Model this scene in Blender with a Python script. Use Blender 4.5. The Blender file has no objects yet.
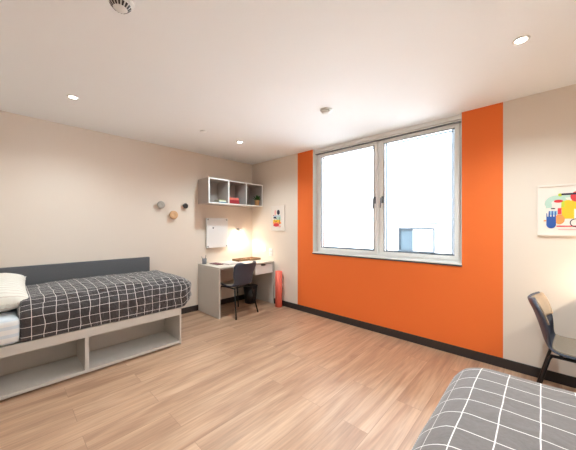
import bpy, bmesh, math, random
from mathutils import Vector, noise
random.seed(7)
R = math.radians
S = bpy.context.scene
COL = S.collection

# ------------------------------------------------------------------ materials
def srgb(r, g, b):
    f = lambda c: (c/255/12.92) if c/255 <= .04045 else ((c/255+.055)/1.055)**2.4
    return (f(r), f(g), f(b), 1)

def mat(name, col, rough=.5, metal=0, noise_amt=.04, nscale=30, bump=.0, bscale=200, spec=.5, emit=None, es=1, sheen=0):
    m = bpy.data.materials.new(name); m.use_nodes = True
    nt = m.node_tree; N = nt.nodes; L = nt.links
    b = N['Principled BSDF']
    b.inputs['Roughness'].default_value = rough
    b.inputs['Metallic'].default_value = metal
    b.inputs['Specular IOR Level'].default_value = spec
    if sheen: b.inputs['Sheen Weight'].default_value = sheen
    tc = N.new('ShaderNodeTexCoord')
    nz = N.new('ShaderNodeTexNoise'); nz.inputs['Scale'].default_value = nscale; nz.inputs['Detail'].default_value = 4
    L.new(tc.outputs['Object'], nz.inputs['Vector'])
    mx = N.new('ShaderNodeMix'); mx.data_type = 'RGBA'
    c = Vector(col[:3])
    lo = c*(1-noise_amt); hi = c*(1+noise_amt)
    mx.inputs[6].default_value = (*lo, 1); mx.inputs[7].default_value = (*[min(1, v) for v in hi], 1)
    L.new(nz.outputs['Fac'], mx.inputs[0]); L.new(mx.outputs[2], b.inputs['Base Color'])
    if bump:
        n2 = N.new('ShaderNodeTexNoise'); n2.inputs['Scale'].default_value = bscale; n2.inputs['Detail'].default_value = 3
        L.new(tc.outputs['Object'], n2.inputs['Vector'])
        bp = N.new('ShaderNodeBump'); bp.inputs['Strength'].default_value = bump; bp.inputs['Distance'].default_value = .004
        L.new(n2.outputs['Fac'], bp.inputs['Height']); L.new(bp.outputs['Normal'], b.inputs['Normal'])
    if emit:
        b.inputs['Emission Color'].default_value = emit; b.inputs['Emission Strength'].default_value = es
    return m

M = {}
M['wall'] = mat('cream_wall_paint', srgb(232, 217, 203), .85, bump=.05, noise_amt=.012, nscale=2)
M['orange'] = mat('orange_wall_paint', srgb(243, 116, 46), .75, bump=.05, noise_amt=.02, nscale=2)
M['ceil'] = mat('white_ceiling_paint', srgb(248, 247, 247), .9, noise_amt=.008, nscale=2)
M['base'] = mat('dark_brown_skirting', srgb(50, 42, 40), .45)
M['white'] = mat('white_paint', srgb(238, 236, 232), .5, noise_amt=.01)
M['upvc'] = mat('pale_grey_window_frame', srgb(247, 245, 243), .4, noise_amt=.01)
M['spacer'] = mat('blue_grey_spacer_bar', srgb(96, 114, 126), .5)
M['gasket'] = mat('grey_gasket', srgb(120, 122, 128), .6)
M['sill'] = mat('grey_sill_edge', srgb(70, 74, 76), .5)
M['greige'] = mat('greige_laminate', srgb(203, 195, 186), .5, noise_amt=.02, nscale=8)
M['greige_d'] = mat('taupe_laminate', srgb(178, 166, 160), .5, noise_amt=.02, nscale=8)
M['uph'] = mat('charcoal_grey_fabric', srgb(98, 98, 100), .9, bump=.3, bscale=500, noise_amt=.08, nscale=60)
M['plastic'] = mat('charcoal_plastic', srgb(70, 75, 90), .45, noise_amt=.03)
M['pad'] = mat('taupe_fabric', srgb(164, 146, 128), .9, bump=.3, bscale=600, noise_amt=.08, nscale=80)
M['black'] = mat('black_metal', srgb(30, 29, 30), .35, metal=.3)
M['binblack'] = mat('black_plastic', srgb(34, 34, 36), .4)
M['sheet'] = mat('white_cotton', srgb(232, 228, 224), .9, bump=.2, bscale=80, noise_amt=.03, nscale=10)
M['coral'] = mat('coral_plastic', srgb(240, 92, 72), .5, noise_amt=.02)
M['steel'] = mat('brushed_steel', srgb(170, 168, 165), .3, metal=1)
M['grey'] = mat('mid_grey_paint', srgb(168, 160, 150), .5)
M['wood'] = mat('pale_wood', srgb(212, 166, 122), .5, noise_amt=.12, nscale=14)
M['dark'] = mat('dark_paint', srgb(52, 46, 46), .5)
M['paper'] = mat('paper_white', srgb(236, 224, 214), .8, noise_amt=.01)
M['plant'] = mat('leaf_green', srgb(44, 84, 34), .5, noise_amt=.25, nscale=40)
M['soil'] = mat('potting_soil', srgb(50, 38, 30), .9, noise_amt=.3, nscale=90)
M['pot'] = mat('tan_clay', srgb(206, 158, 106), .7, noise_amt=.06)
M['cardbrown'] = mat('brown_wood_tray', srgb(140, 110, 80), .6, noise_amt=.15, nscale=25)
M['facade'] = mat('white_render_facade', srgb(208, 209, 211), .9, noise_amt=.02, nscale=1)
M['extframe'] = mat('grey_aluminium', srgb(46, 52, 58), .6, spec=.2)
M['pave'] = mat('pale_paving', srgb(226, 225, 222), .9, noise_amt=.08, nscale=3)
M['board'] = mat('white_magnetic_board', srgb(232, 230, 230), .25, noise_amt=.005)
M['lampglass'] = mat('warm_lit_diffuser', srgb(255, 240, 215), .4, emit=(1, .78, .5, 1), es=9)
M['dl'] = mat('lit_downlight_lens', srgb(255, 250, 240), .4, emit=(1, .9, .76, 1), es=14)
def ink(n, r, g, b): M[n] = mat(n, srgb(r, g, b), .7, noise_amt=.05, nscale=60)
M['coral'] = mat('coral_foam', srgb(252, 118, 98), .6, noise_amt=.02)
ink('ink_blue', 44, 84, 160); ink('ink_mint', 186, 212, 196); ink('ink_yellow', 240, 190, 40); ink('ink_red', 214, 56, 64)
ink('ink_orange', 246, 150, 84); ink('ink_navy', 30, 30, 56); ink('ink_pink', 236, 176, 170); ink('ink_lime', 196, 206, 60)
ink('ink_sky', 150, 190, 214); ink('book_red', 158, 44, 52); ink('book_coral', 220, 116, 100); ink('book_teal', 74, 110, 130)
ink('book_green', 140, 140, 90); ink('book_cream', 228, 224, 208); ink('book_wine', 92, 38, 50); ink('paper_grey', 176, 172, 176)

def glass(name, tint=(1, 1, 1, 1)):
    m = bpy.data.materials.new(name); m.use_nodes = True
    nt = m.node_tree; N = nt.nodes; L = nt.links; N.clear()
    o = N.new('ShaderNodeOutputMaterial'); t = N.new('ShaderNodeBsdfTransparent'); g = N.new('ShaderNodeBsdfGlossy')
    t.inputs[0].default_value = tint; g.inputs['Roughness'].default_value = .02
    fr = N.new('ShaderNodeFresnel'); fr.inputs[0].default_value = 1.35
    mx = N.new('ShaderNodeMixShader'); L.new(fr.outputs[0], mx.inputs[0]); L.new(t.outputs[0], mx.inputs[1]); L.new(g.outputs[0], mx.inputs[2])
    L.new(mx.outputs[0], o.inputs[0]); return m
M['glass'] = glass('clear_pane', (.98, .99, 1, 1))

def floor_mat():
    m = bpy.data.materials.new('oak_plank_laminate'); m.use_nodes = True
    nt = m.node_tree; N = nt.nodes; L = nt.links; b = N['Principled BSDF']
    tc = N.new('ShaderNodeTexCoord')
    sw = N.new('ShaderNodeMapping'); sw.inputs['Rotation'].default_value = (0, 0, R(90)); sw.inputs['Location'].default_value = (.35, .06, 0)
    L.new(tc.outputs['Object'], sw.inputs[0])
    br = N.new('ShaderNodeTexBrick'); br.offset = .37; br.offset_frequency = 2
    br.inputs['Scale'].default_value = 1; br.inputs['Brick Width'].default_value = 1.28; br.inputs['Row Height'].default_value = .19
    br.inputs['Mortar Size'].default_value = .0016; br.inputs['Mortar Smooth'].default_value = .3; br.inputs['Bias'].default_value = 0
    br.inputs['Color1'].default_value = (0, 0, 0, 1); br.inputs['Color2'].default_value = (1, 1, 1, 1); br.inputs['Mortar'].default_value = (.5, .5, .5, 1)
    L.new(sw.outputs[0], br.inputs['Vector'])
    # each plank gets its own slice of the grain
    sep = N.new('ShaderNodeSeparateColor'); L.new(br.outputs['Color'], sep.inputs[0])
    cmb = N.new('ShaderNodeCombineXYZ')
    mul = N.new('ShaderNodeMath'); mul.operation = 'MULTIPLY'; mul.inputs[1].default_value = 17; L.new(sep.outputs[0], mul.inputs[0])
    L.new(mul.outputs[0], cmb.inputs[2])
    add = N.new('ShaderNodeVectorMath'); L.new(tc.outputs['Object'], add.inputs[0]); L.new(cmb.outputs[0], add.inputs[1])
    mp = N.new('ShaderNodeMapping'); mp.inputs['Scale'].default_value = (6, .7, 1); L.new(add.outputs[0], mp.inputs[0])
    g1 = N.new('ShaderNodeTexNoise'); g1.inputs['Scale'].default_value = 1.4; g1.inputs['Detail'].default_value = 5; g1.inputs['Distortion'].default_value = .9
    L.new(mp.outputs[0], g1.inputs['Vector'])
    mp2 = N.new('ShaderNodeMapping'); mp2.inputs['Scale'].default_value = (70, 3.5, 1); L.new(add.outputs[0], mp2.inputs[0])
    g2 = N.new('ShaderNodeTexNoise'); g2.inputs['Scale'].default_value = 1; g2.inputs['Detail'].default_value = 5
    L.new(mp2.outputs[0], g2.inputs['Vector'])
    cr = N.new('ShaderNodeValToRGB'); e = cr.color_ramp.elements
    e[0].position = .28; e[0].color = srgb(158, 118, 92); e[1].position = .72; e[1].color = srgb(204, 168, 139)
    k = e.new(.5); k.color = srgb(186, 147, 117)
    L.new(g1.outputs['Fac'], cr.inputs[0])
    mA = N.new('ShaderNodeMix'); mA.data_type = 'RGBA'; mA.blend_type = 'OVERLAY'; mA.inputs[0].default_value = .4
    L.new(cr.outputs[0], mA.inputs[6]); L.new(g2.outputs['Fac'], mA.inputs[7])
    # plank to plank tone
    tone = N.new('ShaderNodeMapRange'); tone.inputs[3].default_value = .96; tone.inputs[4].default_value = 1.03; L.new(sep.outputs[0], tone.inputs[0])
    mB = N.new('ShaderNodeVectorMath'); mB.operation = 'SCALE'; L.new(mA.outputs[2], mB.inputs[0]); L.new(tone.outputs[0], mB.inputs['Scale'])
    # knots
    mpk = N.new('ShaderNodeMapping'); mpk.inputs['Scale'].default_value = (2.6, 1.1, 1); L.new(add.outputs[0], mpk.inputs[0])
    vo = N.new('ShaderNodeTexVoronoi'); vo.inputs['Scale'].default_value = 1.1; L.new(mpk.outputs[0], vo.inputs['Vector'])
    kr = N.new('ShaderNodeMapRange'); kr.inputs[1].default_value = .02; kr.inputs[2].default_value = .12; kr.inputs[3].default_value = .4; kr.inputs[4].default_value = 0
    L.new(vo.outputs['Distance'], kr.inputs[0])
    mC = N.new('ShaderNodeMix'); mC.data_type = 'RGBA'; L.new(kr.outputs[0], mC.inputs[0]); L.new(mB.outputs[0], mC.inputs[6]); mC.inputs[7].default_value = srgb(140, 98, 72)
    mD = N.new('ShaderNodeMix'); mD.data_type = 'RGBA'
    ms = N.new('ShaderNodeMath'); ms.operation = 'MULTIPLY'; ms.inputs[1].default_value = .5; L.new(br.outputs['Fac'], ms.inputs[0])
    L.new(ms.outputs[0], mD.inputs[0]); L.new(mC.outputs[2], mD.inputs[6]); mD.inputs[7].default_value = srgb(120, 84, 62)
    L.new(mD.outputs[2], b.inputs['Base Color'])
    rr = N.new('ShaderNodeMapRange'); b.inputs['Coat Weight'].default_value = .6; b.inputs['Coat Roughness'].default_value = .42; rr.inputs[3].default_value = .36; rr.inputs[4].default_value = .5; L.new(g2.outputs['Fac'], rr.inputs[0]); L.new(rr.outputs[0], b.inputs['Roughness'])
    bp = N.new('ShaderNodeBump'); bp.inputs['Strength'].default_value = .06; L.new(g2.outputs['Fac'], bp.inputs['Height']); L.new(bp.outputs[0], b.inputs['Normal'])
    return m
M['floor'] = floor_mat()

def check_mat(nm, ca, cb, lw, wr):
    m = bpy.data.materials.new(nm); m.use_nodes = True
    nt = m.node_tree; N = nt.nodes; L = nt.links; b = N['Principled BSDF']
    b.inputs['Roughness'].default_value = .8; b.inputs['Sheen Weight'].default_value = .25
    uv = N.new('ShaderNodeUVMap'); uv.uv_map = 'UVMap'
    sp = N.new('ShaderNodeSeparateXYZ'); L.new(uv.outputs[0], sp.inputs[0])
    outs = []
    for i in range(2):
        f = N.new('ShaderNodeMath'); f.operation = 'PINGPONG'; f.inputs[1].default_value = .5; L.new(sp.outputs[i], f.inputs[0])
        g = N.new('ShaderNodeMath'); g.operation = 'LESS_THAN'; g.inputs[1].default_value = lw; L.new(f.outputs[0], g.inputs[0]); outs.append(g)
    mx = N.new('ShaderNodeMath'); mx.operation = 'MAXIMUM'; L.new(outs[0].outputs[0], mx.inputs[0]); L.new(outs[1].outputs[0], mx.inputs[1])
    tc = N.new('ShaderNodeTexCoord'); nz = N.new('ShaderNodeTexNoise'); nz.inputs['Scale'].default_value = 90; L.new(tc.outputs['Object'], nz.inputs['Vector'])
    gr = N.new('ShaderNodeMix'); gr.data_type = 'RGBA'; gr.inputs[6].default_value = ca; gr.inputs[7].default_value = cb; L.new(nz.outputs['Fac'], gr.inputs[0])
    c = N.new('ShaderNodeMix'); c.data_type = 'RGBA'; L.new(mx.outputs[0], c.inputs[0]); L.new(gr.outputs[2], c.inputs[6]); c.inputs[7].default_value = srgb(226, 218, 212)
    L.new(c.outputs[2], b.inputs['Base Color'])
    bp = N.new('ShaderNodeBump'); bp.inputs['Strength'].default_value = .12; bp.inputs['Distance'].default_value = .002
    n2 = N.new('ShaderNodeTexNoise'); n2.inputs['Scale'].default_value = 300; L.new(tc.outputs['Object'], n2.inputs['Vector']); L.new(n2.outputs['Fac'], bp.inputs['Height'])
    b3 = N.new('ShaderNodeBump'); b3.inputs['Strength'].default_value = wr; b3.inputs['Distance'].default_value = .03
    n3 = N.new('ShaderNodeTexNoise'); n3.inputs['Scale'].default_value = 11; n3.inputs['Detail'].default_value = 3; n3.inputs['Distortion'].default_value = 1.2
    L.new(tc.outputs['Object'], n3.inputs['Vector']); L.new(n3.outputs['Fac'], b3.inputs['Height']); L.new(bp.outputs[0], b3.inputs['Normal'])
    L.new(b3.outputs[0], b.inputs['Normal'])
    return m
M['check'] = check_mat('charcoal_check_cotton', srgb(52, 47, 48), srgb(70, 63, 63), .026, 1)
M['check_grey'] = check_mat('grey_check_cotton', srgb(92, 83, 80), srgb(112, 102, 97), .018, .12)  # same cotton as the charcoal one, base lightened to paint in window light

def stripe_mat(name, c1, c2, scale, thr, axis=0):
    m = bpy.data.materials.new(name); m.use_nodes = True
    nt = m.node_tree; N = nt.nodes; L = nt.links; b = N['Principled BSDF']; b.inputs['Roughness'].default_value = .9
    tc = N.new('ShaderNodeTexCoord'); sp = N.new('ShaderNodeSeparateXYZ'); L.new(tc.outputs['Object'], sp.inputs[0])
    f = N.new('ShaderNodeMath'); f.operation = 'MULTIPLY'; f.inputs[1].default_value = scale; L.new(sp.outputs[axis], f.inputs[0])
    p = N.new('ShaderNodeMath'); p.operation = 'PINGPONG'; p.inputs[1].default_value = .5; L.new(f.outputs[0], p.inputs[0])
    l = N.new('ShaderNodeMath'); l.operation = 'LESS_THAN'; l.inputs[1].default_value = thr; L.new(p.outputs[0], l.inputs[0])
    c = N.new('ShaderNodeMix'); c.data_type = 'RGBA'; L.new(l.outputs[0], c.inputs[0]); c.inputs[6].default_value = c1; c.inputs[7].default_value = c2
    L.new(c.outputs[2], b.inputs['Base Color']); return m
M['pillow'] = stripe_mat('cream_striped_pillowcase', srgb(238, 232, 220), srgb(222, 208, 194), 28, .12)
M['stripesheet'] = stripe_mat('white_blue_striped_sheet', srgb(236, 234, 232), srgb(216, 222, 228), 16, .2, 2)

# ------------------------------------------------------------------ mesh helpers
class MB:
    def __init__(s): s.bm = bmesh.new()
    def box(s, x0, x1, y0, y1, z0, z1, mi=0, rot=None):
        vs = [s.bm.verts.new((x, y, z)) for z in (z0, z1) for y in (y0, y1) for x in (x0, x1)]
        if rot:
            c = Vector(((x0+x1)/2, (y0+y1)/2, (z0+z1)/2))
            for v in vs: v.co = c + rot @ (v.co-c)
        for q in ((0,2,3,1),(4,5,7,6),(0,1,5,4),(2,6,7,3),(0,4,6,2),(1,3,7,5)):
            f = s.bm.faces.new([vs[i] for i in q]); f.material_index = mi
        return s
    def tube(s, pts, r, n=10, mi=0, caps=True):
        pts = [Vector(p) for p in pts]; rings = []
        rr = r if isinstance(r, (list, tuple)) else [r]*len(pts)
        up = None
        for i, p in enumerate(pts):
            t = (pts[min(i+1, len(pts)-1)]-pts[max(i-1, 0)]).normalized()
            if up is None:
                up = Vector((0, 0, 1)) if abs(t.z) < .9 else Vector((1, 0, 0))
            a = t.cross(up).normalized(); b = a.cross(t).normalized(); up = b
            rings.append([s.bm.verts.new(p + a*math.cos(2*math.pi*k/n)*rr[i] + b*math.sin(2*math.pi*k/n)*rr[i]) for k in range(n)])
        for i in range(len(rings)-1):
            for k in range(n):
                f = s.bm.faces.new((rings[i][k], rings[i][(k+1) % n], rings[i+1][(k+1) % n], rings[i+1][k])); f.smooth = True; f.material_index = mi
        if caps:
            for g in (rings[0][::-1], rings[-1]): s.bm.faces.new(g).material_index = mi
        return s
    def lathe(s, prof, c=(0, 0, 0), n=32, axis='z', mi=0, smooth=True):
        c = Vector(c); rings = []
        for r, h in prof:
            ring = []
            for k in range(n):
                a = 2*math.pi*k/n; u, v = r*math.cos(a), r*math.sin(a)
                p = {'z': (u, v, h), 'x': (h, u, v), 'y': (v, h, u)}[axis]
                ring.append(s.bm.verts.new(c+Vector(p)))
            rings.append(ring)
        for i in range(len(rings)-1):
            for k in range(n):
                f = s.bm.faces.new((rings[i][k], rings[i][(k+1) % n], rings[i+1][(k+1) % n], rings[i+1][k])); f.smooth = smooth; f.material_index = mi
        for g, rv in ((rings[0][::-1], prof[0][0]), (rings[-1], prof[-1][0])):
            if rv > 1e-5: s.bm.faces.new(g).material_index = mi
        return s
    def poly(s, pts, t, mi=0):
        """flat outline (3D points, planar) thickened by vector t"""
        t = Vector(t); a = [s.bm.verts.new(Vector(p)) for p in pts]; b = [s.bm.verts.new(Vector(p)+t) for p in pts]
        n = len(a)
        s.bm.faces.new(a[::-1]).material_index = mi; s.bm.faces.new(b).material_index = mi
        for i in range(n): s.bm.faces.new((a[i], a[(i+1) % n], b[(i+1) % n], b[i])).material_index = mi
        return s

def build(name, mb, mats, parent=None, bevel=0, solid=0, sub=0, world=False):
    """link one mesh object; coordinates are local to the parent unless world=True"""
    bm = mb.bm if isinstance(mb, MB) else mb
    bmesh.ops.remove_doubles(bm, verts=bm.verts, dist=1e-6)
    bmesh.ops.recalc_face_normals(bm, faces=bm.faces)
    off = Vector((0, 0, 0))
    if parent is not None and world:
        off = parent.matrix_world.translation if False else absloc(parent)
        for v in bm.verts: v.co -= off
    me = bpy.data.meshes.new(name); bm.to_mesh(me); bm.free()
    for m in (mats if isinstance(mats, (list, tuple)) else [mats]): me.materials.append(m)
    o = bpy.data.objects.new(name, me); COL.objects.link(o)
    if parent: o.parent = parent
    if solid:
        q = o.modifiers.new('s', 'SOLIDIFY'); q.thickness = solid; q.offset = 0
    if sub:
        q = o.modifiers.new('u', 'SUBSURF'); q.levels = sub; q.render_levels = sub
    if bevel:
        q = o.modifiers.new('b', 'BEVEL'); q.width = bevel; q.segments = 2; q.limit_method = 'ANGLE'
    return o
def absloc(o):
    v = Vector(o.location)
    while o.parent: o = o.parent; v += Vector(o.location)
    return v
def tag(o, label, cat, group=None):
    o['label'] = label; o['category'] = cat
    if group: o['group'] = group
    return o
def thing(name, loc, label, cat, group=None, rz=0):
    o = bpy.data.objects.new(name, None); COL.objects.link(o); o.location = loc; o.rotation_euler = (0, 0, rz)
    o.empty_display_size = .1
    return tag(o, label, cat, group)
def solo(name, mb, mats, label, cat, loc, group=None, bevel=0):
    """a thing that is one mesh, given in world coordinates, origin moved to loc"""
    bm = mb.bm if isinstance(mb, MB) else mb
    for v in bm.verts: v.co -= Vector(loc)
    o = build(name, bm, mats, None, bevel); o.location = loc
    return tag(o, label, cat, group)
def struct(name, mb, mats, bevel=0):
    o = build(name, mb, mats, None, bevel); o['kind'] = 'structure'; return o
def dup(root, loc, label, rz=None, group=None):
    r = root.copy(); COL.objects.link(r); r.location = loc; r['label'] = label
    if rz is not None: r.rotation_euler = (0, 0, rz)
    if group: r['group'] = group
    for ch in [o for o in COL.objects if o.parent == root]:
        c = ch.copy(); COL.objects.link(c); c.parent = r
        for g in [o for o in COL.objects if o.parent == ch]:
            d = g.copy(); COL.objects.link(d); d.parent = c
    return r

# ------------------------------------------------------------------ room shell
WX, EX, NY, SY, H = -4.05, .845, 3.29, -.68, 2.55
wl, wr, wz = -2.57, -.60, .965            # window opening
o0, o1 = -2.885, -.262                     # orange paint limits
struct('floor', MB().box(WX-.2, EX+.2, SY-.2, NY+.35, -.1, 0), M['floor'])
struct('ceiling', MB().box(WX-.2, EX+.2, SY-.2, NY+.35, H, H+.1), M['ceil'])
struct('wall_west', MB().box(WX-.15, WX, SY-.15, NY+.3, 0, H), M['wall'])
struct('wall_east', MB().box(EX, EX+.15, SY-.15, NY+.3, 0, H), M['wall'])
struct('wall_south', MB().box(WX-.15, EX+.15, SY-.15, SY, 0, H), M['wall'])
TH = .30
b = MB()
b.box(WX, o0, NY, NY+TH, 0, H, 0).box(o1, EX, NY, NY+TH, 0, H, 0)
b.box(o0, wl, NY, NY+TH, 0, H, 1).box(wr, o1, NY, NY+TH, 0, H, 1).box(wl, wr, NY, NY+TH, 0, wz-.02, 1)
struct('wall_north', b, [M['wall'], M['orange']])
bz = .09
for nm, bx in (('west', (WX, WX+.014, SY, NY)), ('north', (WX+.014, EX-.014, NY-.014, NY)), ('east', (EX-.014, EX, SY, NY)), ('south', (WX+.014, EX-.014, SY, SY+.014))):
    struct('baseboard_'+nm, MB().box(*bx, 0, bz), M['base'], bevel=.002)

# window ------------------------------------------------------------
win = MB()
fy0, fy1 = NY+.10, NY+.17
w1 = bpy.data.objects.new('window_1', None); COL.objects.link(w1); w1.location = ((wl+wr)/2, NY+.12, wz); w1['kind'] = 'structure'
def wpart(n, mb, m, bevel=.003): return build(n, mb, m, w1, bevel, world=True)
e = MB()
e.box(wl, wl+.004, NY+.001, fy0, wz, H).box(wr-.004, wr, NY+.001, fy0, wz, H)
wpart('reveal_lining', e, M['white'], 0)
f0, f1, zt = wl+.004, wr-.004, H-.045
e = MB()
e.box(f0, f0+.038, fy0, fy1, wz, zt).box(f1-.038, f1, fy0, fy1, wz, zt)
e.box(f0+.038, f1-.038, fy0, fy1, wz, wz+.035).box(f0+.038, f1-.038, fy0, fy1, zt-.035, zt)
xm = -1.545
e.box(xm-.022, xm+.022, fy0, fy1, wz+.035, zt-.035)
wpart('outer_frame', e, M['upvc'])
wpart('head_trim', MB().box(f0, f1, NY+.045, fy1, zt, H-.001).box(f0, f1, NY+.06, fy0, zt-.018, zt-.003), M['upvc'])
wpart('head_shadow_line', MB().box(f0, f1, NY+.056, fy0-.001, zt-.026, zt-.019), M['gasket'], 0)  # solid grey strip standing in for the shadow line under the head trim
wpart('sill', MB().box(wl-.0, wr+.0, NY-.012, fy0+.02, wz-.014, wz), M['white'])
wpart('sill_edge', MB().box(wl-.004, wr+.004, NY-.01, NY, wz-.03, wz-.0145), M['sill'], 0)
for (a, c, hx) in ((f0+.038, xm-.022, xm-.052), (xm+.022, f1-.038, xm+.052)):
    s0, s1, z0, z1 = a-.008, c+.008, wz+.028, zt-.028
    w = .048
    sy0 = fy0-.014
    e = MB()
    e.box(s0, s0+w, sy0, fy1-.02, z0, z1).box(s1-w, s1, sy0, fy1-.02, z0, z1)
    e.box(s0+w, s1-w, sy0, fy1-.02, z0, z0+w-.01).box(s0+w, s1-w, sy0, fy1-.02, z1-w+.01, z1)
    sash = wpart('sash', e, M['upvc'])
    g = MB(); gi = .009
    X0, X1, Z0, Z1 = s0+w, s1-w, z0+w-.01, z1-w+.01
    g.box(X0, X0+gi, sy0+.012, sy0+.03, Z0, Z1).box(X1-gi, X1, sy0+.012, sy0+.03, Z0, Z1)
    g.box(X0+gi, X1-gi, sy0+.012, sy0+.03, Z0, Z0+gi).box(X0+gi, X1-gi, sy0+.012, sy0+.03, Z1-gi, Z1)
    build('gasket', g, M['gasket'], sash, world=False) if False else None
    bm = g.bm
    for v in bm.verts: v.co -= Vector(w1.location)
    build('gasket', bm, M['gasket'], sash)
    g = MB(); a_, b_, q_ = .016, .034, (sy0+.034, sy0+.040)
    g.box(X0+a_, X0+b_, *q_, Z0, Z1).box(X1-b_, X1-a_, *q_, Z0, Z1).box(X0+b_, X1-b_, *q_, Z0+a_-.012, Z0+b_-.012).box(X0+b_, X1-b_, *q_, Z1-b_, Z1-a_)
    for v in g.bm.verts: v.co -= Vector(w1.location)
    build('spacer_bar', g, M['spacer'], sash)
    p = MB().box(X0, X1, sy0+.020, sy0+.024, Z0, Z1)
    for v in p.bm.verts: v.co -= Vector(w1.location)
    build('pane', p, M['glass'], sash)
    hh = MB().box(hx-.013, hx+.013, sy0-.008, sy0, 1.66, 1.75)
    hh.tube([(hx, sy0-.006, 1.72), (hx, sy0-.045, 1.72)], .009)
    hh.tube([(hx, sy0-.045, 1.726), (hx-.004, sy0-.047, 1.68), (hx-.010, sy0-.05, 1.60)], [.010, .009, .008])
    wpart('window_handle', hh, M['gasket'], .001)

# outside ------------------------------------------------------------
b = MB(); FY = 8.0
ex0, ex1, ez0, ez1 = -3.06, -2.08, .63, 1.33
b.box(-12, ex0, FY, FY+.3, -1.0, 5.2).box(ex1, 8, FY, FY+.3, -1.0, 5.2).box(ex0, ex1, FY, FY+.3, -1.0, ez0).box(ex0, ex1, FY, FY+.3, ez1, 5.2)
nb = tag(build('neighbouring_building', b, M['facade'], None), 'bright white rendered building wall seen through the window', 'building')
fr = MB(); t = .045
fr.box(ex0, ex0+t, FY-.02, FY+.08, ez0, ez1).box(ex1-t, ex1, FY-.02, FY+.08, ez0, ez1).box(ex0+t, ex1-t, FY-.02, FY+.08, ez0, ez0+t).box(ex0+t, ex1-t, FY-.02, FY+.08, ez1-t, ez1)
fr.box(ex0-.03, ex1+.08, FY-.05, FY, ez1+.10, ez1+.13)
ef = build('window_frame', fr, M['extframe'], nb)
M['extglass'] = mat('blue_grey_glass', srgb(52, 64, 72), .5, noise_amt=.3, nscale=2, spec=.2)
build('window_pane', MB().box(ex0+t, ex1-t, FY+.03, FY+.05, ez0+t, ez1-t), M['extglass'], ef)
build('window_curtain', MB().box(ex0+.42, ex1-t, FY+.0, FY+.028, ez0+t, ez1-t), M['white'], ef)
struct('ground', MB().box(-12, 8, NY+TH, 8.0, -1.1, -1.0), M['pave'])

# ------------------------------------------------------------------ beds
def bed(loc, sx, label, foot=2.03):
    """loc: wall side, head end, floor.  sx=+1: room lies towards +x; length runs +y"""
    W = 1.0; L = foot
    t = thing('storage_bed', loc, label, 'bed', 'storage beds')
    def bx(x0, x1, *a): return MB().box(min(x0*sx, x1*sx), max(x0*sx, x1*sx), *a)
    def p(n, mb, m=M['greige'], bev=.002): return build(n, mb, m, t, bev)
    p('end_panel', bx(.0, W, L-.02, L, 0, .42)); p('end_panel', bx(.0, W, 0, .02, 0, .42))
    p('front_rail', bx(W-.022, W, .02, L-.02, .338, .42))
    p('bed_deck', bx(.02, W-.022, .02, L-.02, .385, .405))
    p('bottom_shelf', bx(.58, W, .02, L-.02, .014, .042))
    p('back_board', bx(.565, .58, .02, L-.02, .042, .385))
    p('plinth', bx(W-.08, W-.06, .02, L-.02, 0, .014), M['dark'])
    for y in (L-.885, L-1.77): p('divider', bx(.58, W-.001, y-.015, y+.015, .042, .338))
    m = bx(-.02, .03, 0.0, L-.0, .0, .93)
    hb = p('back_panel', m, M['uph'], .008)
    return t
BW = WX+.025
BE = EX-.025
bed((BW, -.62, 0), 1, 'greige storage bed with open cubbies along the cream left wall', 2.03)
bed((BE, -.53, 0), -1, 'storage bed hidden under grey checked duvet at lower right', 2.03)

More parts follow.
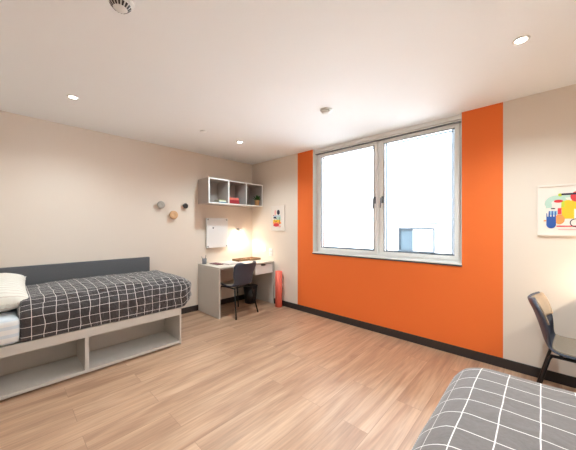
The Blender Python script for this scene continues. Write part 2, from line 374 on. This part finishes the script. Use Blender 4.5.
def softbox(x0, x1, y0, y1, z0, z1, r, res=.025, crown=.02, wr=.006, seed=0, uvs=.1, wfreq=6, hang=None, rh=None, foot=None):
    """a padded slab: rounded box, crowned, wrinkled, with unfolded UVs for the check"""
    bm = bmesh.new(); uvl = bm.loops.layers.uv.new('UVMap')
    nx = max(2, round((x1-x0)/res)); ny = max(2, round((y1-y0)/res)); nz = max(2, round((z1-z0)/res))
    cache = {}
    def vert(i, j, k):
        key = (i, j, k)
        if key in cache: return cache[key]
        p = Vector((x0+(x1-x0)*i/nx, y0+(y1-y0)*j/ny, z0+(z1-z0)*k/nz))
        ry = rh or r
        q = Vector((min(max(p.x, x0+r), x1-r), min(max(p.y, y0+ry), y1-r), min(max(p.z, z0+min(.04, r)), z1-r)))
        d = p-q
        if d.y < 0: d.y *= r/ry
        if d.length > 1e-9: d = d.normalized()*min(r, max(abs(d.x), abs(d.y), abs(d.z)))
        if d.y < 0: d.y *= ry/r
        p2 = q+d
        u = 2*(p2.x-x0)/(x1-x0)-1; v = 2*(p2.y-y0)/(y1-y0)-1; w = (p2.z-z0)/(z1-z0)
        p2.z += crown*max(0, 1-u*u)*max(0, 1-v*v)*w
        s = noise.noise(Vector((p.x*wfreq+seed, p.y*wfreq, p.z*wfreq)))
        s2 = noise.noise(Vector((p.x*wfreq*2.7+seed, p.y*wfreq*2.7, p.z*wfreq*1.2+5)))
        nrm = (p2-Vector(((x0+x1)/2 if abs(u) < .8 else q.x, (y0+y1)/2 if abs(v) < .8 else q.y, q.z-.05)))
        nrm = nrm.normalized() if nrm.length > 1e-6 else Vector((0, 0, 1))
        side = min(1, max(0, (z1-r*.6-p2.z)/(z1-z0)*2))
        fold = noise.noise(Vector((p.x*14+seed, p.y*14+p.z*9, 3+p.z*3)))*side*1.3
        p2 += nrm*(s*wr*1.6+s2*wr*.9+fold*wr)
        if hang and k == 0 and x0+.035 < p.x < x1-.035 and y0+.035 < p.y < y1-.035: p2 = Vector((p2.x, p2.y, hang))
        if foot and p2.y > foot: p2.z += (p2.y-foot)*.7*max(0, (z1-p2.z)/(z1-z0))
        cache[key] = (bm.verts.new(p2), p); return cache[key]
    def face(ids, fn):
        vs = [vert(*i) for i in ids]
        if len({v[0] for v in vs}) < 4: return
        f = bm.faces.new([v[0] for v in vs]); f.smooth = True
        for lp, v in zip(f.loops, vs):
            a, c = fn(v[1]); lp[uvl].uv = (a/uvs, c/uvs)
    # rounding shortens the way round an edge: .86*r*... keep lines evenly spaced
    for i in range(nx):
        for j in range(ny):
            face([(i, j, nz), (i+1, j, nz), (i+1, j+1, nz), (i, j+1, nz)], lambda p: (p.x, p.y))
            face([(i, j, 0), (i, j+1, 0), (i+1, j+1, 0), (i+1, j, 0)], lambda p: (p.x, p.y))
    for j in range(ny):
        for k in range(nz):
            face([(0, j, k), (0, j, k+1), (0, j+1, k+1), (0, j+1, k)], lambda p: (x0-(z1-p.z), p.y))
            face([(nx, j, k), (nx, j+1, k), (nx, j+1, k+1), (nx, j, k+1)], lambda p: (x1+(z1-p.z), p.y))
    for i in range(nx):
        for k in range(nz):
            face([(i, 0, k), (i+1, 0, k), (i+1, 0, k+1), (i, 0, k+1)], lambda p: (p.x, y0-(z1-p.z)))
            face([(i, ny, k), (i, ny, k+1), (i+1, ny, k+1), (i+1, ny, k)], lambda p: (p.x, y1+(z1-p.z)))
    return bm

def soft_thing(name, bm, m, label, cat, loc, group=None):
    for v in bm.verts: v.co -= Vector(loc)
    me = bpy.data.meshes.new(name); bm.to_mesh(me); bm.free(); me.materials.append(m)
    o = bpy.data.objects.new(name, me); COL.objects.link(o); o.location = loc
    return tag(o, label, cat, group)
# west bed
x0w, x1w = BW+.04, BW+.98
soft_thing('mattress', softbox(x0w+.02, x1w-.04, -.60, 1.38, .406, .565, .05, .05, 0, .001, 1), M['stripesheet'],
           'mattress in a white sheet with pale blue stripes on the left bed', 'mattress', (x0w+.5, .4, .407))
soft_thing('duvet', softbox(x0w-.03, x1w+.03, .075, 1.585, .425, .745, .165, .02, .03, .011, 3, .078, hang=.58, rh=.03, foot=1.43), M['check'],
           'puffy charcoal duvet with white window check on the left bed', 'duvet', (x0w+.5, .8, .47), 'checked duvets')
soft_thing('top_sheet', softbox(x0w-.025, x1w+.032, -.50, .09, .425, .63, .04, .025, .01, .003, 5, hang=.58), M['stripesheet'],
           'white sheet with pale stripes folded over at the pillow end of the left bed', 'sheet', (x0w+.5, -.2, .56))

def pillow(name, cx, cy, cz, L, W, T, tilt, m, label, yaw=0):
    bm = bmesh.new(); n = 36; top = []; bot = []
    from mathutils import Matrix
    rot = Matrix.Rotation(yaw, 3, 'Z') @ Matrix.Rotation(tilt, 3, 'Y')
    def P(i, j, s):
        u = 2*i/n-1; v = 2*j/n-1
        pin = 1-.07*(1-abs(v)**2) if True else 1
        x = u*L/2*(1-.05*(1-v*v)*u*u); y = v*W/2*(1-.07*(1-u*u)*v*v)
        scal = 1+.014*math.cos(14*math.pi*(u if abs(v) > abs(u) else v))*max(abs(u), abs(v))**10
        h = max(0, (1-abs(u)**2.6))**.5*max(0, (1-abs(v)**2.6))**.5
        z = s*(T/2*h+.003)+(.012*noise.noise(Vector((u*2.5, v*2.5, s+1)))+.006*noise.noise(Vector((u*7, v*7, s))))*h
        return Vector((x*scal, y*scal, z))
    for i in range(n+1):
        top.append([bm.verts.new(rot @ P(i, j, 1)) for j in range(n+1)])
        bot.append([bm.verts.new(rot @ P(i, j, -1)) for j in range(n+1)])
    for i in range(n):
        for j in range(n):
            bm.faces.new((top[i][j], top[i+1][j], top[i+1][j+1], top[i][j+1])).smooth = True
            bm.faces.new((bot[i][j], bot[i][j+1], bot[i+1][j+1], bot[i+1][j])).smooth = True
    for k in range(n):
        bm.faces.new((top[k][0], bot[k][0], bot[k+1][0], top[k+1][0])); bm.faces.new((top[k][n], top[k+1][n], bot[k+1][n], bot[k][n]))
        bm.faces.new((top[0][k], top[0][k+1], bot[0][k+1], bot[0][k])); bm.faces.new((top[n][k], bot[n][k], bot[n][k+1], top[n][k+1]))
    o = build(name, bm, m); o.location = (cx, cy, cz)
    return tag(o, label, 'pillow')
pillow('pillow', -3.52, -.13, .775, .80, .58, .25, R(8), M['pillow'], 'cream pillow with faint stripes and scalloped edge on the left bed')
# east bed
x0e, x1e = BE-.98, BE-.04
soft_thing('mattress', softbox(x0e+.02, x1e, -.51, 1.45, .406, .555, .05, .05, 0, .001, 2), M['sheet'],
           'white mattress under the duvet at lower right', 'mattress', (x0e+.5, .4, .407))
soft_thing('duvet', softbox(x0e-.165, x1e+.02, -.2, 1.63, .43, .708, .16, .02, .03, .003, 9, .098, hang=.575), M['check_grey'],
           'smooth charcoal duvet, colour lightened as window-lit, with white window check at lower right foreground', 'duvet', (x0e+.5, .8, .46), 'checked duvets')

# ------------------------------------------------------------------ desks
DT = .75
def desk(loc, rz, label):
    """local: wall at x=0, front at x=.62, y from 0 to 1.115"""
    t = thing('desk', loc, label, 'desk', 'student desks', rz)
    Dp, Ln = .62, 1.115
    def p(n, mb, m=M['greige'], bev=.002, par=t): return build(n, mb, m, par, bev)
    p('desktop', MB().box(.002, Dp, 0, Ln, DT-.028, DT))
    p('side_panel', MB().box(.002, Dp, 0, .025, 0, DT-.028))
    p('side_panel', MB().box(.002, Dp, Ln-.025, Ln, 0, DT-.028))
    p('cable_rail', MB().box(.02, .038, .025, Ln-.025, DT-.12, DT-.028))
    y0, y1 = .70, Ln-.025
    c = MB().box(.15, Dp-.03, y0, y0+.016, DT-.20, DT-.028).box(.15, Dp-.03, y0+.016, y1, DT-.20, DT-.185).box(.15, .165, y0+.016, y1, DT-.185, DT-.028)
    p('drawer_case', c)
    dm = (y0+y1)/2-.02
    # drawer front with a cut out notch as pull
    pts = [(0, y0+.003, DT-.198), (0, y1-.003, DT-.198), (0, y1-.003, DT-.034), (0, dm+.065, DT-.034), (0, dm+.045, DT-.06), (0, dm-.045, DT-.06), (0, dm-.065, DT-.034), (0, y0+.003, DT-.034)]
    fr = MB().poly([(Dp-.028, a[1], a[2]) for a in pts], (.018, 0, 0))
    p('drawer_front', fr, M['white'])
    p('drawer_tray', MB().box(.18, Dp-.032, y0+.03, y1-.01, DT-.18, DT-.07), M['dark'])
    return t
desk((WX+.002, 2.165, 0), 0, 'greige desk with one drawer against the left wall in the far corner')
desk((EX-.002, 3.28, 0), math.pi, 'greige desk at the right beyond the framed picture')

# ------------------------------------------------------------------ chairs
def chair(loc, rz, label):
    """local: faces +x"""
    t = thing('desk_chair', loc, label, 'chair', 'desk chairs', rz)
    prof = [(.235, .430, .185), (.215, .452, .205), (.15, .458, .22), (.05, .447, .225), (-.05, .440, .222), (-.13, .445, .212), (-.175, .468, .2), (-.198, .51, .185),
            (-.214, .57, .197), (-.232, .64, .213), (-.249, .70, .226), (-.264, .745, .232), (-.280, .78, .222), (-.290, .805, .195), (-.294, .816, .14)]
    prof = [(x, z-.018*max(0, (z-.45)/.37), w) for x, z, w in prof]
    def catm(P, m=3):
        out = []
        for i in range(len(P)-1):
            p0, p1, p2, p3 = [P[max(0, min(len(P)-1, i+d))] for d in (-1, 0, 1, 2)]
            for k in range(m):
                s = k/m
                out.append(tuple(.5*(2*b_+(c-a)*s+(2*a-5*b_+4*c-d)*s*s+(-a+3*b_-3*c+d)*s**3) for a, b_, c, d in zip(p0, p1, p2, p3)))
        out.append(P[-1]); return out
    def surf(pr, wscale, off, n=14, v0=0, v1=1):
        bm = bmesh.new(); rows = []
        for idx, (x, z, w) in enumerate(pr):
            a = pr[max(0, idx-1)]; c = pr[min(len(pr)-1, idx+1)]
            tx, tz = c[0]-a[0], c[1]-a[1]; l = math.hypot(tx, tz); nx, nz = -tz/l*-1, tx/l*-1   # normal towards sitter
            backness = min(1, max(0, (z-.45)/.15))
            row = []
            for k in range(n+1):
                v = (2*k/n-1)
                lift = (.055*backness+.022*(1-backness))*abs(v)**2.4
                row.append(bm.verts.new((x+nx*(lift+off), v*w*wscale*(1-.03*abs(v)**4), z+nz*(lift+off))))
            rows.append(row)
        for i in range(len(rows)-1):
            for k in range(n):
                bm.faces.new((rows[i][k], rows[i][k+1], rows[i+1][k+1], rows[i+1][k])).smooth = True
        return bm
    cp = catm(prof)
    build('shell', surf(cp, 1, 0), M['plastic'], t, solid=.014)
    seat = [q for q in cp[3:18]]
    build('seat_pad', surf(seat, .93, .011), M['pad'], t, solid=.012)
    back = cp[27:40]
    build('back_pad', surf(back, .92, .012), M['pad'], t, solid=.012)
    r = .011
    for sy in (-1, 1):
        fy = sy*.155
        build('leg', MB().tube([(.20, sy*.225, 0), (.165, fy+sy*.015, .40), (.150, fy, .425)], r), M['black'], t)
        build('leg', MB().tube([(-.265, sy*.225, 0), (-.17, fy+sy*.015, .40), (-.155, fy, .425)], r), M['black'], t)
        build('seat_rail', MB().tube([(.16, fy, .420), (.05, fy, .426), (-.16, fy, .422)], r), M['black'], t)
    for cx_ in (.10, -.11): build('crossbar', MB().tube([(cx_, -.155, .42), (cx_, .155, .42)], r*.9), M['black'], t)
    return t
ch = chair((-3.50, 2.515, 0), math.pi+.09, 'charcoal shell chair with black legs pulled up to the corner desk')
dup(ch, (.225, 2.85, 0), 'charcoal shell chair with taupe pads at the right edge of the view', R(-4))

# ------------------------------------------------------------------ wall shelf and its contents
sx0, sx1, sy0_, sy1_, sz0, sz1 = WX+.001, -3.72, 2.165, 3.265, 1.72, 2.12
t = thing('wall_shelf', (WX, (sy0_+sy1_)/2, sz0), 'greige wall-hung shelf with three open cubes above the corner desk', 'shelf')
def p(n, mb, m=M['greige_d'], bev=.0015): return build(n, mb, m, t, bev, world=True)
p('top_board', MB().box(sx0, sx1, sy0_, sy1_, sz1-.018, sz1)); p('bottom_board', MB().box(sx0, sx1, sy0_, sy1_, sz0, sz0+.018))
for y in (sy0_, 2.525, 2.885, sy1_-.018):
    p('side_board' if y in (sy0_, sy1_-.018) else 'divider', MB().box(sx0, sx1, y, y+.018, sz0+.018, sz1-.018))
p('back_board', MB().box(sx0, sx0+.008, sy0_+.018, sy1_-.018, sz0+.018, sz1-.018))
ed = MB().box(sx1, sx1+.002, sy0_, sy1_, sz1-.018, sz1).box(sx1, sx1+.002, sy0_, sy1_, sz0, sz0+.018)
for y in (sy0_, 2.525, 2.885, sy1_-.018): ed.box(sx1, sx1+.002, y, y+.018, sz0+.018, sz1-.018)
p('edge_banding', ed, M['white'], 0)
zb = sz0+.018
def book(x0, x1, y0, y1, z0, h, col, label, group, spine='+x'):
    t = thing('book', ((x0+x1)/2, (y0+y1)/2, z0), label, 'book', group)
    c = MB().box(x0, x1, y0, y1, z0, z0+.003).box(x0, x1, y0, y1, z0+h-.003, z0+h).box(x1-.003, x1, y0, y1, z0+.003, z0+h-.003)
    build('cover', c, M[col], t, world=True)
    build('pages', MB().box(x0+.004, x1-.004, y0+.004, y1-.004, z0+.0031, z0+h-.0031), M['paper'], t, world=True)
book(-3.94, -3.76, 2.37, 2.515, zb, .022, 'book_teal', 'blue grey book at the bottom of the stack in the left shelf cube', 'books lying in the wall shelf')
book(-3.93, -3.765, 2.385, 2.51, zb+.022, .020, 'book_cream', 'cream book in the middle of the stack in the left shelf cube', 'books lying in the wall shelf')
book(-3.95, -3.80, 2.40, 2.515, zb+.042, .018, 'book_green', 'olive book on top of the stack in the left shelf cube', 'books lying in the wall shelf')
book(-3.95, -3.76, 2.56, 2.775, zb, .035, 'book_red', 'dark red book at the bottom of the stack in the middle shelf cube', 'books lying in the wall shelf')
book(-3.95, -3.762, 2.563, 2.77, zb+.035, .035, 'book_red', 'dark red book in the middle of the stack in the middle shelf cube', 'books lying in the wall shelf')
book(-3.95, -3.765, 2.563, 2.765, zb+.07, .035, 'book_coral', 'coral book on top of the stack in the middle shelf cube', 'books lying in the wall shelf')
# plant
px, py = -3.785, 3.185
t = thing('potted_plant', (px, py, zb), 'small leafy plant in a tan pot in the right shelf cube', 'plant')
build('pot', MB().lathe([(.0, 0), (.036, 0), (.045, .095), (.048, .1), (.044, .1), (.040, .088), (0, .088)]), M['pot'], t)
build('soil', MB().lathe([(0, .089), (.0395, .089), (.0, .094)]), M['soil'], t)
lf = MB()
for i in range(46):
    a = random.uniform(0, 6.28); el = random.uniform(.35, 1.45); L_ = random.uniform(.06, .11)
    base = Vector((random.uniform(-.015, .015), random.uniform(-.015, .015), .09))
    d = Vector((math.cos(a)*math.cos(el), math.sin(a)*math.cos(el), math.sin(el)))
    s = d.cross(Vector((0, 0, 1))).normalized(); tip = base+d*L_*1.2+Vector((0, 0, -.012)); w = .013
    mid = base+d*L_*.75
    q = [base, mid+s*w, tip, mid-s*w]
    v = [lf.bm.verts.new(k) for k in q]; m2 = lf.bm.verts.new(mid+Vector((0, 0, -.003)))
    for k in range(4): lf.bm.faces.new((v[k], v[(k+1) % 4], m2))
build('foliage', lf, M['plant'], t, solid=.001)

# coat knobs
for (y, z, r, m, d, lb) in ((1.568, 1.672, .053, 'grey', .05, 'largest grey round wall hook, leftmost of the three hooks'),
                            (1.751, 1.531, .063, 'wood', .055, 'pale wooden round wall hook, lowest of the three hooks'),
                            (1.939, 1.678, .040, 'dark', .045, 'small dark round wall hook, nearest the wall shelf')):
    lb = lb.replace('largest ', '')
    mb = MB().lathe([(r*.4, 0), (r*.4, d*.45), (r*.9, d*.5), (r, d*.62), (r, d*.92), (r*.93, d), (r*.35, d*.985), (r*.3, d*.96), (0, d*.955)], (WX+.001, y, z), axis='x')
    solo('wall_hook', mb, M[m], lb, 'hook', (WX+.001, y, z), 'round wall hooks')

# magnetic board
t = thing('magnetic_board', (WX, 2.5, 1.0), 'white wall-mounted board with steel corner fixings above the corner desk', 'board')
build('panel', MB().box(-4.026, -3.995, 2.29, 2.70, 1.0, 1.5), M['board'], t, .004, world=True)
for y, z in ((2.315, 1.025), (2.675, 1.025), (2.315, 1.475), (2.675, 1.475)):
    build('corner_fixing', MB().lathe([(.012, -.055), (.012, 0), (.014, 0), (.014, .004), (.010, .007), (0, .007)], (-3.995, y, z), 20, 'x'), M['steel'], t, world=True)
solo('magnet', MB().lathe([(.012, 0), (.012, .008), (.01, .011), (0, .011)], (-3.995, 2.41, 1.335), 20, 'x'), M['dark'], 'small dark round magnet on the white board', 'magnet', (-3.995, 2.41, 1.335))

# wall lamps
def lamp(loc, sx, label):
    t = thing('wall_lamp', loc, label, 'lamp', 'wall lamps over the desks')
    build('wall_plate', MB().lathe([(.03, 0), (.03, sx*.012), (.026, sx*.016), (0, sx*.016)], axis='x', n=24), M['steel'], t)
    build('arm', MB().tube([(sx*.012, 0, 0), (sx*.05, 0, .012), (sx*.085, 0, .005)], .006), M['steel'], t)
    sh = build('lamp_shade', MB().lathe([(.012, .012), (.030, 0), (.034, -.045), (.031, -.045), (.027, -.003), (.0, .006)], (sx*.09, 0, 0), 24), M['white'], t)
    build('bulb', MB().lathe([(0, -.056), (.014, -.053), (.024, -.04), (.026, -.026), (.016, -.008), (0, -.006)], (sx*.09, 0, 0), 20), M['lampglass'], t)
    return t
lamp((WX, 2.95, 1.30), 1, 'small lit wall lamp beside the white board above the desk')
lamp((EX, 2.95, 1.30), -1, 'small lit wall lamp over the right desk')

# desk clutter
t = thing('pencil_cup', (-3.955, 2.225, DT), 'grey metal pencil cup at the left end of the corner desk', 'cup')
build('cup', MB().lathe([(0, 0), (.033, 0), (.037, .09), (.034, .09), (.030, .004), (0, .004)]), M['gasket'], t)
for k, (a, b_) in enumerate(((-.02, -.02), (.015, .01), (-.005, .02))):
    build('pencil', MB().tube([(a*.4, b_*.4, .006), (a*1.3, b_*1.6, .125+.01*k)], .0035, 6), M['dark'], t)
book(-3.93, -3.70, 2.30, 2.42, DT, .012, 'book_wine', 'dark red notebook lying on the corner desk by the pencil cup', 'books on the corner desk')
book(-3.78, -3.58, 2.44, 2.72, DT, .010, 'paper_grey', 'pale grey folder lying on the corner desk behind the chair', 'books on the corner desk')
def tray(x0, x1, y0, y1, z, label):
    t = thing('wooden_tray', ((x0+x1)/2, (y0+y1)/2, z), label, 'tray', 'trays on the corner desk')
    w, h = .014, .035
    build('rim', MB().box(x0, x0+w, y0, y1, z, z+h).box(x1-w, x1, y0, y1, z, z+h).box(x0+w, x1-w, y0, y0+w, z, z+h).box(x0+w, x1-w, y1-w, y1, z, z+h), M['cardbrown'], t, .002, world=True)
    build('tray_base', MB().box(x0+w, x1-w, y0+w, y1-w, z, z+.006), M['wood'], t, world=True)
tray(-3.98, -3.74, 3.00, 3.24, DT+.001, 'brown wooden tray nearer the window wall on the corner desk')
tray(-3.98, -3.78, 2.78, 2.98, DT+.001, 'brown wooden tray below the wall lamp on the corner desk')

# bin under desk
bx_, by_ = -3.78, 3.03
t = thing('waste_bin', (bx_, by_, 0), 'black round waste bin under the corner desk', 'bin')
build('body', MB().lathe([(0, 0), (.095, 0), (.125, .30), (.120, .30), (.091, .006), (0, .006)]), M['binblack'], t)
build('rim', MB().lathe([(.119, .298), (.129, .296), (.130, .307), (.119, .308)], n=32), M['binblack'], t)
# coral column beside desk: rolled mat
cxm, cym = -3.235, 3.205
t = thing('rolled_mat', (cxm, cym, 0), 'coral rolled mat standing upright beside the corner desk', 'mat')
spiral = []
rl = MB(); pts = []
for k in range(140):
    a = k*.30; r_ = .008+.050*k/139; pts.append((r_*math.cos(a), r_*math.sin(a)))
vb = [rl.bm.verts.new((x, y, 0)) for x, y in pts]; vt = [rl.bm.verts.new((x, y, .60)) for x, y in pts]
for k in range(139): rl.bm.faces.new((vb[k], vb[k+1], vt[k+1], vt[k])).smooth = True
build('mat_roll', rl, M['coral'], t, solid=.005)

# ------------------------------------------------------------------ sockets and pictures on the north wall
t = thing('light_switch', (-3.694, NY, .905), 'small grey switch plate left of the double socket in the far corner', 'switch')
build('plate', MB().box(-3.735, -3.655, NY-.009, NY, .905, .985), M['upvc'], t, .003, world=True)
build('rocker', MB().box(-3.712, -3.678, NY-.013, NY-.009, .925, .965), M['white'], t, .001, world=True)
t = thing('power_socket', (-3.52, NY, .85), 'tall white power socket plate right of the switch by the desk', 'socket')
build('plate', MB().box(-3.56, -3.48, NY-.009, NY, .83, .965), M['upvc'], t, .003, world=True)
for z in (.865, .925): build('outlet', MB().lathe([(.022, -.0125), (.022, -.009)][::-1] + [(.0, -.0125)], (-3.52, NY, z), 20, 'y'), M['white'], t, world=True)

def ell(cx, cz, rx, rz, y, n=20, a0=0, a1=360):
    return [(cx+rx*math.cos(R(a0+(a1-a0)*k/n)), y, cz+rz*math.sin(R(a0+(a1-a0)*k/n))) for k in range(n if a1-a0 >= 360 else n+1)]
def picture(x0, x1, z0, z1, label, shapes, frame=.018, fm='paper', margin=.0):
    t = thing('framed_print', ((x0+x1)/2, NY, z0), label, 'picture', 'framed abstract prints')
    y = NY-.022
    f = MB().box(x0, x0+frame, y, NY-.001, z0, z1).box(x1-frame, x1, y, NY-.001, z0, z1).box(x0+frame, x1-frame, y, NY-.001, z0, z0+frame).box(x0+frame, x1-frame, y, NY-.001, z1-frame, z1)
    build('picture_frame', f, M[fm], t, .002, world=True)
    names = ['paper']+sorted({s[0] for s in shapes})
    a = MB().box(x0+frame, x1-frame, NY-.012, NY-.004, z0+frame, z1-frame)
    for i, (m, pts) in enumerate(shapes):
        pp = [(x, NY-.0122-.00015*i, z) for x, _, z in pts]
        a.poly(pp, (0, .0001, 0), names.index(m))
    build('print', a, [M[n] for n in names], t, world=True)
def rect(x0, x1, z0, z1): return [(x0, 0, z0), (x1, 0, z0), (x1, 0, z1), (x0, 0, z1)]
def ring(cx, cz, r0, r1, a0=0, a1=350, n=24):
    return ell(cx, cz, r1, r1, 0, n, a0, a1)+ell(cx, cz, r0, r0, 0, n, a0, a1)[::-1]
# right picture: coordinates measured on the wall
sh = []
gx = lambda px: -.023+(px-537)*.00608       # along the wall
gz = lambda py: 1.71-(py-187)*.0090
A = []
A.append(('ink_mint', ring(.098, 1.55, .03, .072, 15, 190)))
A.append(('ink_mint', rect(.034, .072, 1.515, 1.555))); A.append(('ink_mint', rect(.10, .21, 1.60, 1.622)))
A.append(('ink_sky', rect(.055, .105, 1.455, 1.49)))
A.append(('ink_yellow', ell(.168, 1.52, .04, .06, 0))); A.append(('ink_yellow', rect(.132, .205, 1.42, 1.53)))
A.append(('ink_yellow', ell(.215, 1.55, .03, .05, 0)))
A.append(('ink_lime', ell(.122, 1.625, .012, .014, 0))); A.append(('ink_lime', rect(.13, .15, 1.52, 1.575)))
A.append(('ink_red', ell(.225, 1.605, .042, .045, 0))); A.append(('ink_red', ell(.112, 1.572, .028, .013, 0)))
A.append(('ink_red', rect(.108, .13, 1.46, 1.512)))
A.append(('ink_navy', rect(.13, .25, 1.622, 1.637))); A.append(('ink_orange', ell(.118, 1.415, .032, .042, 0)))
A.append(('ink_orange', rect(.020, .036, 1.40, 1.411)))
A.append(('ink_blue', ell(.067, 1.372, .030, .034, 0, 16, 180, 360)+[(.097, 0, 1.485), (.090, 0, 1.485), (.088, 0, 1.44), (.080, 0, 1.44), (.078, 0, 1.49), (.071, 0, 1.49), (.069, 0, 1.44), (.061, 0, 1.44), (.059, 0, 1.49), (.052, 0, 1.49), (.050, 0, 1.44), (.044, 0, 1.44), (.042, 0, 1.47), (.037, 0, 1.47)]))
A.append(('ink_navy', rect(.066, .092, 1.505, 1.514))); A.append(('ink_red', rect(.10, .24, 1.352, 1.362)))
A.append(('ink_pink', rect(.11, .26, 1.325, 1.332)))
A.append(('ink_navy', ring(.215, 1.385, .030, .036)))
A.append(('ink_sky', ell(.36, 1.52, .07, .09, 0))); A.append(('ink_blue', ell(.45, 1.42, .06, .03, 0))); A.append(('ink_yellow', rect(.30, .42, 1.37, 1.40)))
A.append(('ink_red', ell(.50, 1.56, .04, .05, 0)))
picture(-.02, .60, 1.275, 1.715, 'wide framed abstract print with blue and yellow shapes above the right chair', A, .016, 'paper')
B = []
c = -3.35
B.append(('ink_navy', ell(c+.03, 1.605, .035, .045, 0))); B.append(('ink_pink', ell(c-.045, 1.60, .022, .05, 0)))
B.append(('ink_red', rect(c-.10, c-.07, 1.545, 1.56))); B.append(('ink_sky', rect(c-.09, c+.08, 1.535, 1.55)))
B.append(('ink_navy', rect(c-.09, c-.02, 1.50, 1.53))); B.append(('ink_mint', rect(c-.01, c+.09, 1.46, 1.53)))
B.append(('ink_yellow', rect(c-.10, c+.08, 1.43, 1.475))); B.append(('ink_orange', rect(c-.10, c+.10, 1.405, 1.435)))
B.append(('ink_navy', ring(c-.03, 1.47, .028, .036))); B.append(('ink_red', ell(c-.02, 1.385, .075, .03, 0)))
B.append(('ink_navy', rect(c+.05, c+.06, 1.40, 1.52))); B.append(('ink_pink', ell(c+.06, 1.36, .035, .018, 0)))
picture(-3.505, -3.165, 1.285, 1.72, 'small tall framed abstract print between the shelf and the orange paint', B, .016, 'paper')

# ------------------------------------------------------------------ ceiling fittings
def downlight(x, y, label):
    t = thing('downlight', (x, y, H), label, 'ceiling light', 'recessed ceiling downlights')
    build('trim_ring', MB().lathe([(.030, -.001), (.034, -.007), (.043, -.006), (.046, 0), (.030, 0)], n=32), M['white'], t)
    build('lens', MB().lathe([(0, -.003), (.030, -.003), (.030, -.0005), (0, -.0005)], n=28), M['dl'], t)
    return t
d1 = downlight(-3.141, .439, 'lit recessed downlight above the left bed')
dup(d1, (-3.09, 2.289, H), 'lit recessed downlight near the far corner desk')
dup(d1, (-.091, 2.277, H), 'lit recessed downlight at the right, nearest the orange wall')
t = thing('smoke_alarm', (-1.61, .422, H), 'white smoke alarm with dark slots at the top edge of the view', 'alarm')
build('alarm_base', MB().lathe([(0, 0), (.064, 0), (.064, -.012), (.058, -.018), (0, -.018)]), M['white'], t)
build('alarm_head', MB().lathe([(.050, -.018), (.050, -.030), (.043, -.040), (.030, -.052), (.026, -.056), (.0, -.057)]), M['white'], t)
sl = MB()
from mathutils import Matrix
for k in range(16):
    a = 2*math.pi*k/16
    u = Vector((math.cos(a), math.sin(a), 0)); w = Vector((-math.sin(a), math.cos(a), 0))*.0055
    p0 = u*.0482+Vector((0, 0, -.0335)); p1 = u*.033+Vector((0, 0, -.0508))
    sl.poly([p0-w, p0+w, p1+w*.7, p1-w*.7], u*.0012+Vector((0, 0, -.0012)))
build('vent_slots', sl, M['dark'], t)
t = thing('smoke_detector', (-1.60, 2.268, H), 'white round ceiling detector in front of the window', 'detector')
build('detector_base', MB().lathe([(0, 0), (.062, 0), (.062, -.008), (.05, -.012), (0, -.012)]), M['white'], t)
build('detector_gap', MB().lathe([(0, -.012), (.040, -.012), (.040, -.018), (0, -.018)]), M['upvc'], t)
build('detector_head', MB().lathe([(0, -.018), (.046, -.018), (.044, -.028), (.025, -.036), (0, -.037)]), M['white'], t)
t = thing('sprinkler_cover', (-3.07, 1.71, H), 'small flat round sprinkler cover on the ceiling between two downlights', 'sprinkler')
build('cover_disc', MB().lathe([(0, -.010), (.040, -.010), (.042, -.006), (.036, -.004), (0, -.004)]), M['upvc'], t)
build('recess_cup', MB().lathe([(0, 0), (.030, 0), (.030, -.004), (0, -.004)]), M['gasket'], t)

# ------------------------------------------------------------------ lights
def light(kind, name, loc, power, col, **kw):
    l = bpy.data.lights.new(name, kind); l.energy = power; l.color = col
    for k, v in kw.items(): setattr(l, k, v)
    o = bpy.data.objects.new(name, l); COL.objects.link(o); o.location = loc; return o
WARM = (1, .82, .62)
for i, (x, y) in enumerate(((-3.141, .439), (-3.09, 2.289), (-.091, 2.277), (-.2, .44))):
    light('SPOT', 'downlight_beam', (x, y, H-.02), (34, 50, 66, 72)[i], (.80, .95, 1), spot_size=R(150), spot_blend=.9, shadow_soft_size=.04)
for x, y in ((WX+.10, 2.95), (EX-.10, 2.95)):
    light('SPOT', 'wall_lamp_beam', (x, y, 1.24), 8 if x < -1 else 15, (1, .88, .70), spot_size=R(165), spot_blend=.6, shadow_soft_size=.025)
    light('POINT', 'wall_lamp_glow', (x, y, 1.235), 2, (1, .88, .70), shadow_soft_size=.03)
o = light('AREA', 'window_portal', ((wl+wr)/2, NY+.32, (wz+H)/2), 1, (1, 1, 1), shape='RECTANGLE', size=wr-wl, size_y=H-wz)
o.rotation_euler = (R(-90), 0, 0); o.data.cycles.is_portal = True
o = light('SUN', 'sun', (-2, -5, 12), 11, (.88, .96, 1), angle=R(1))
o.rotation_euler = Vector((.25, .8, -1)).to_track_quat('-Z', 'Y').to_euler()
wd = bpy.data.worlds.new('sky'); S.world = wd; wd.use_nodes = True
nt = wd.node_tree; bg = nt.nodes['Background']
bg.inputs[0].default_value = (.84, .94, 1, 1); bg.inputs[1].default_value = 5.5

# ------------------------------------------------------------------ camera
cam = bpy.data.cameras.new('camera'); co = bpy.data.objects.new('camera', cam); COL.objects.link(co)
cam.sensor_fit = 'HORIZONTAL'; cam.sensor_width = 36; cam.lens = 268/576*36
cam.shift_y = 2/576; cam.clip_start = .02
co.location = (0, 0, 1.35); co.rotation_euler = (R(90), 0, R(43.3))
S.camera = co
vs = S.view_settings; vs.view_transform = 'Standard'; vs.look = 'None'; vs.gamma = 1; vs.exposure = .88; vs.use_curve_mapping = False
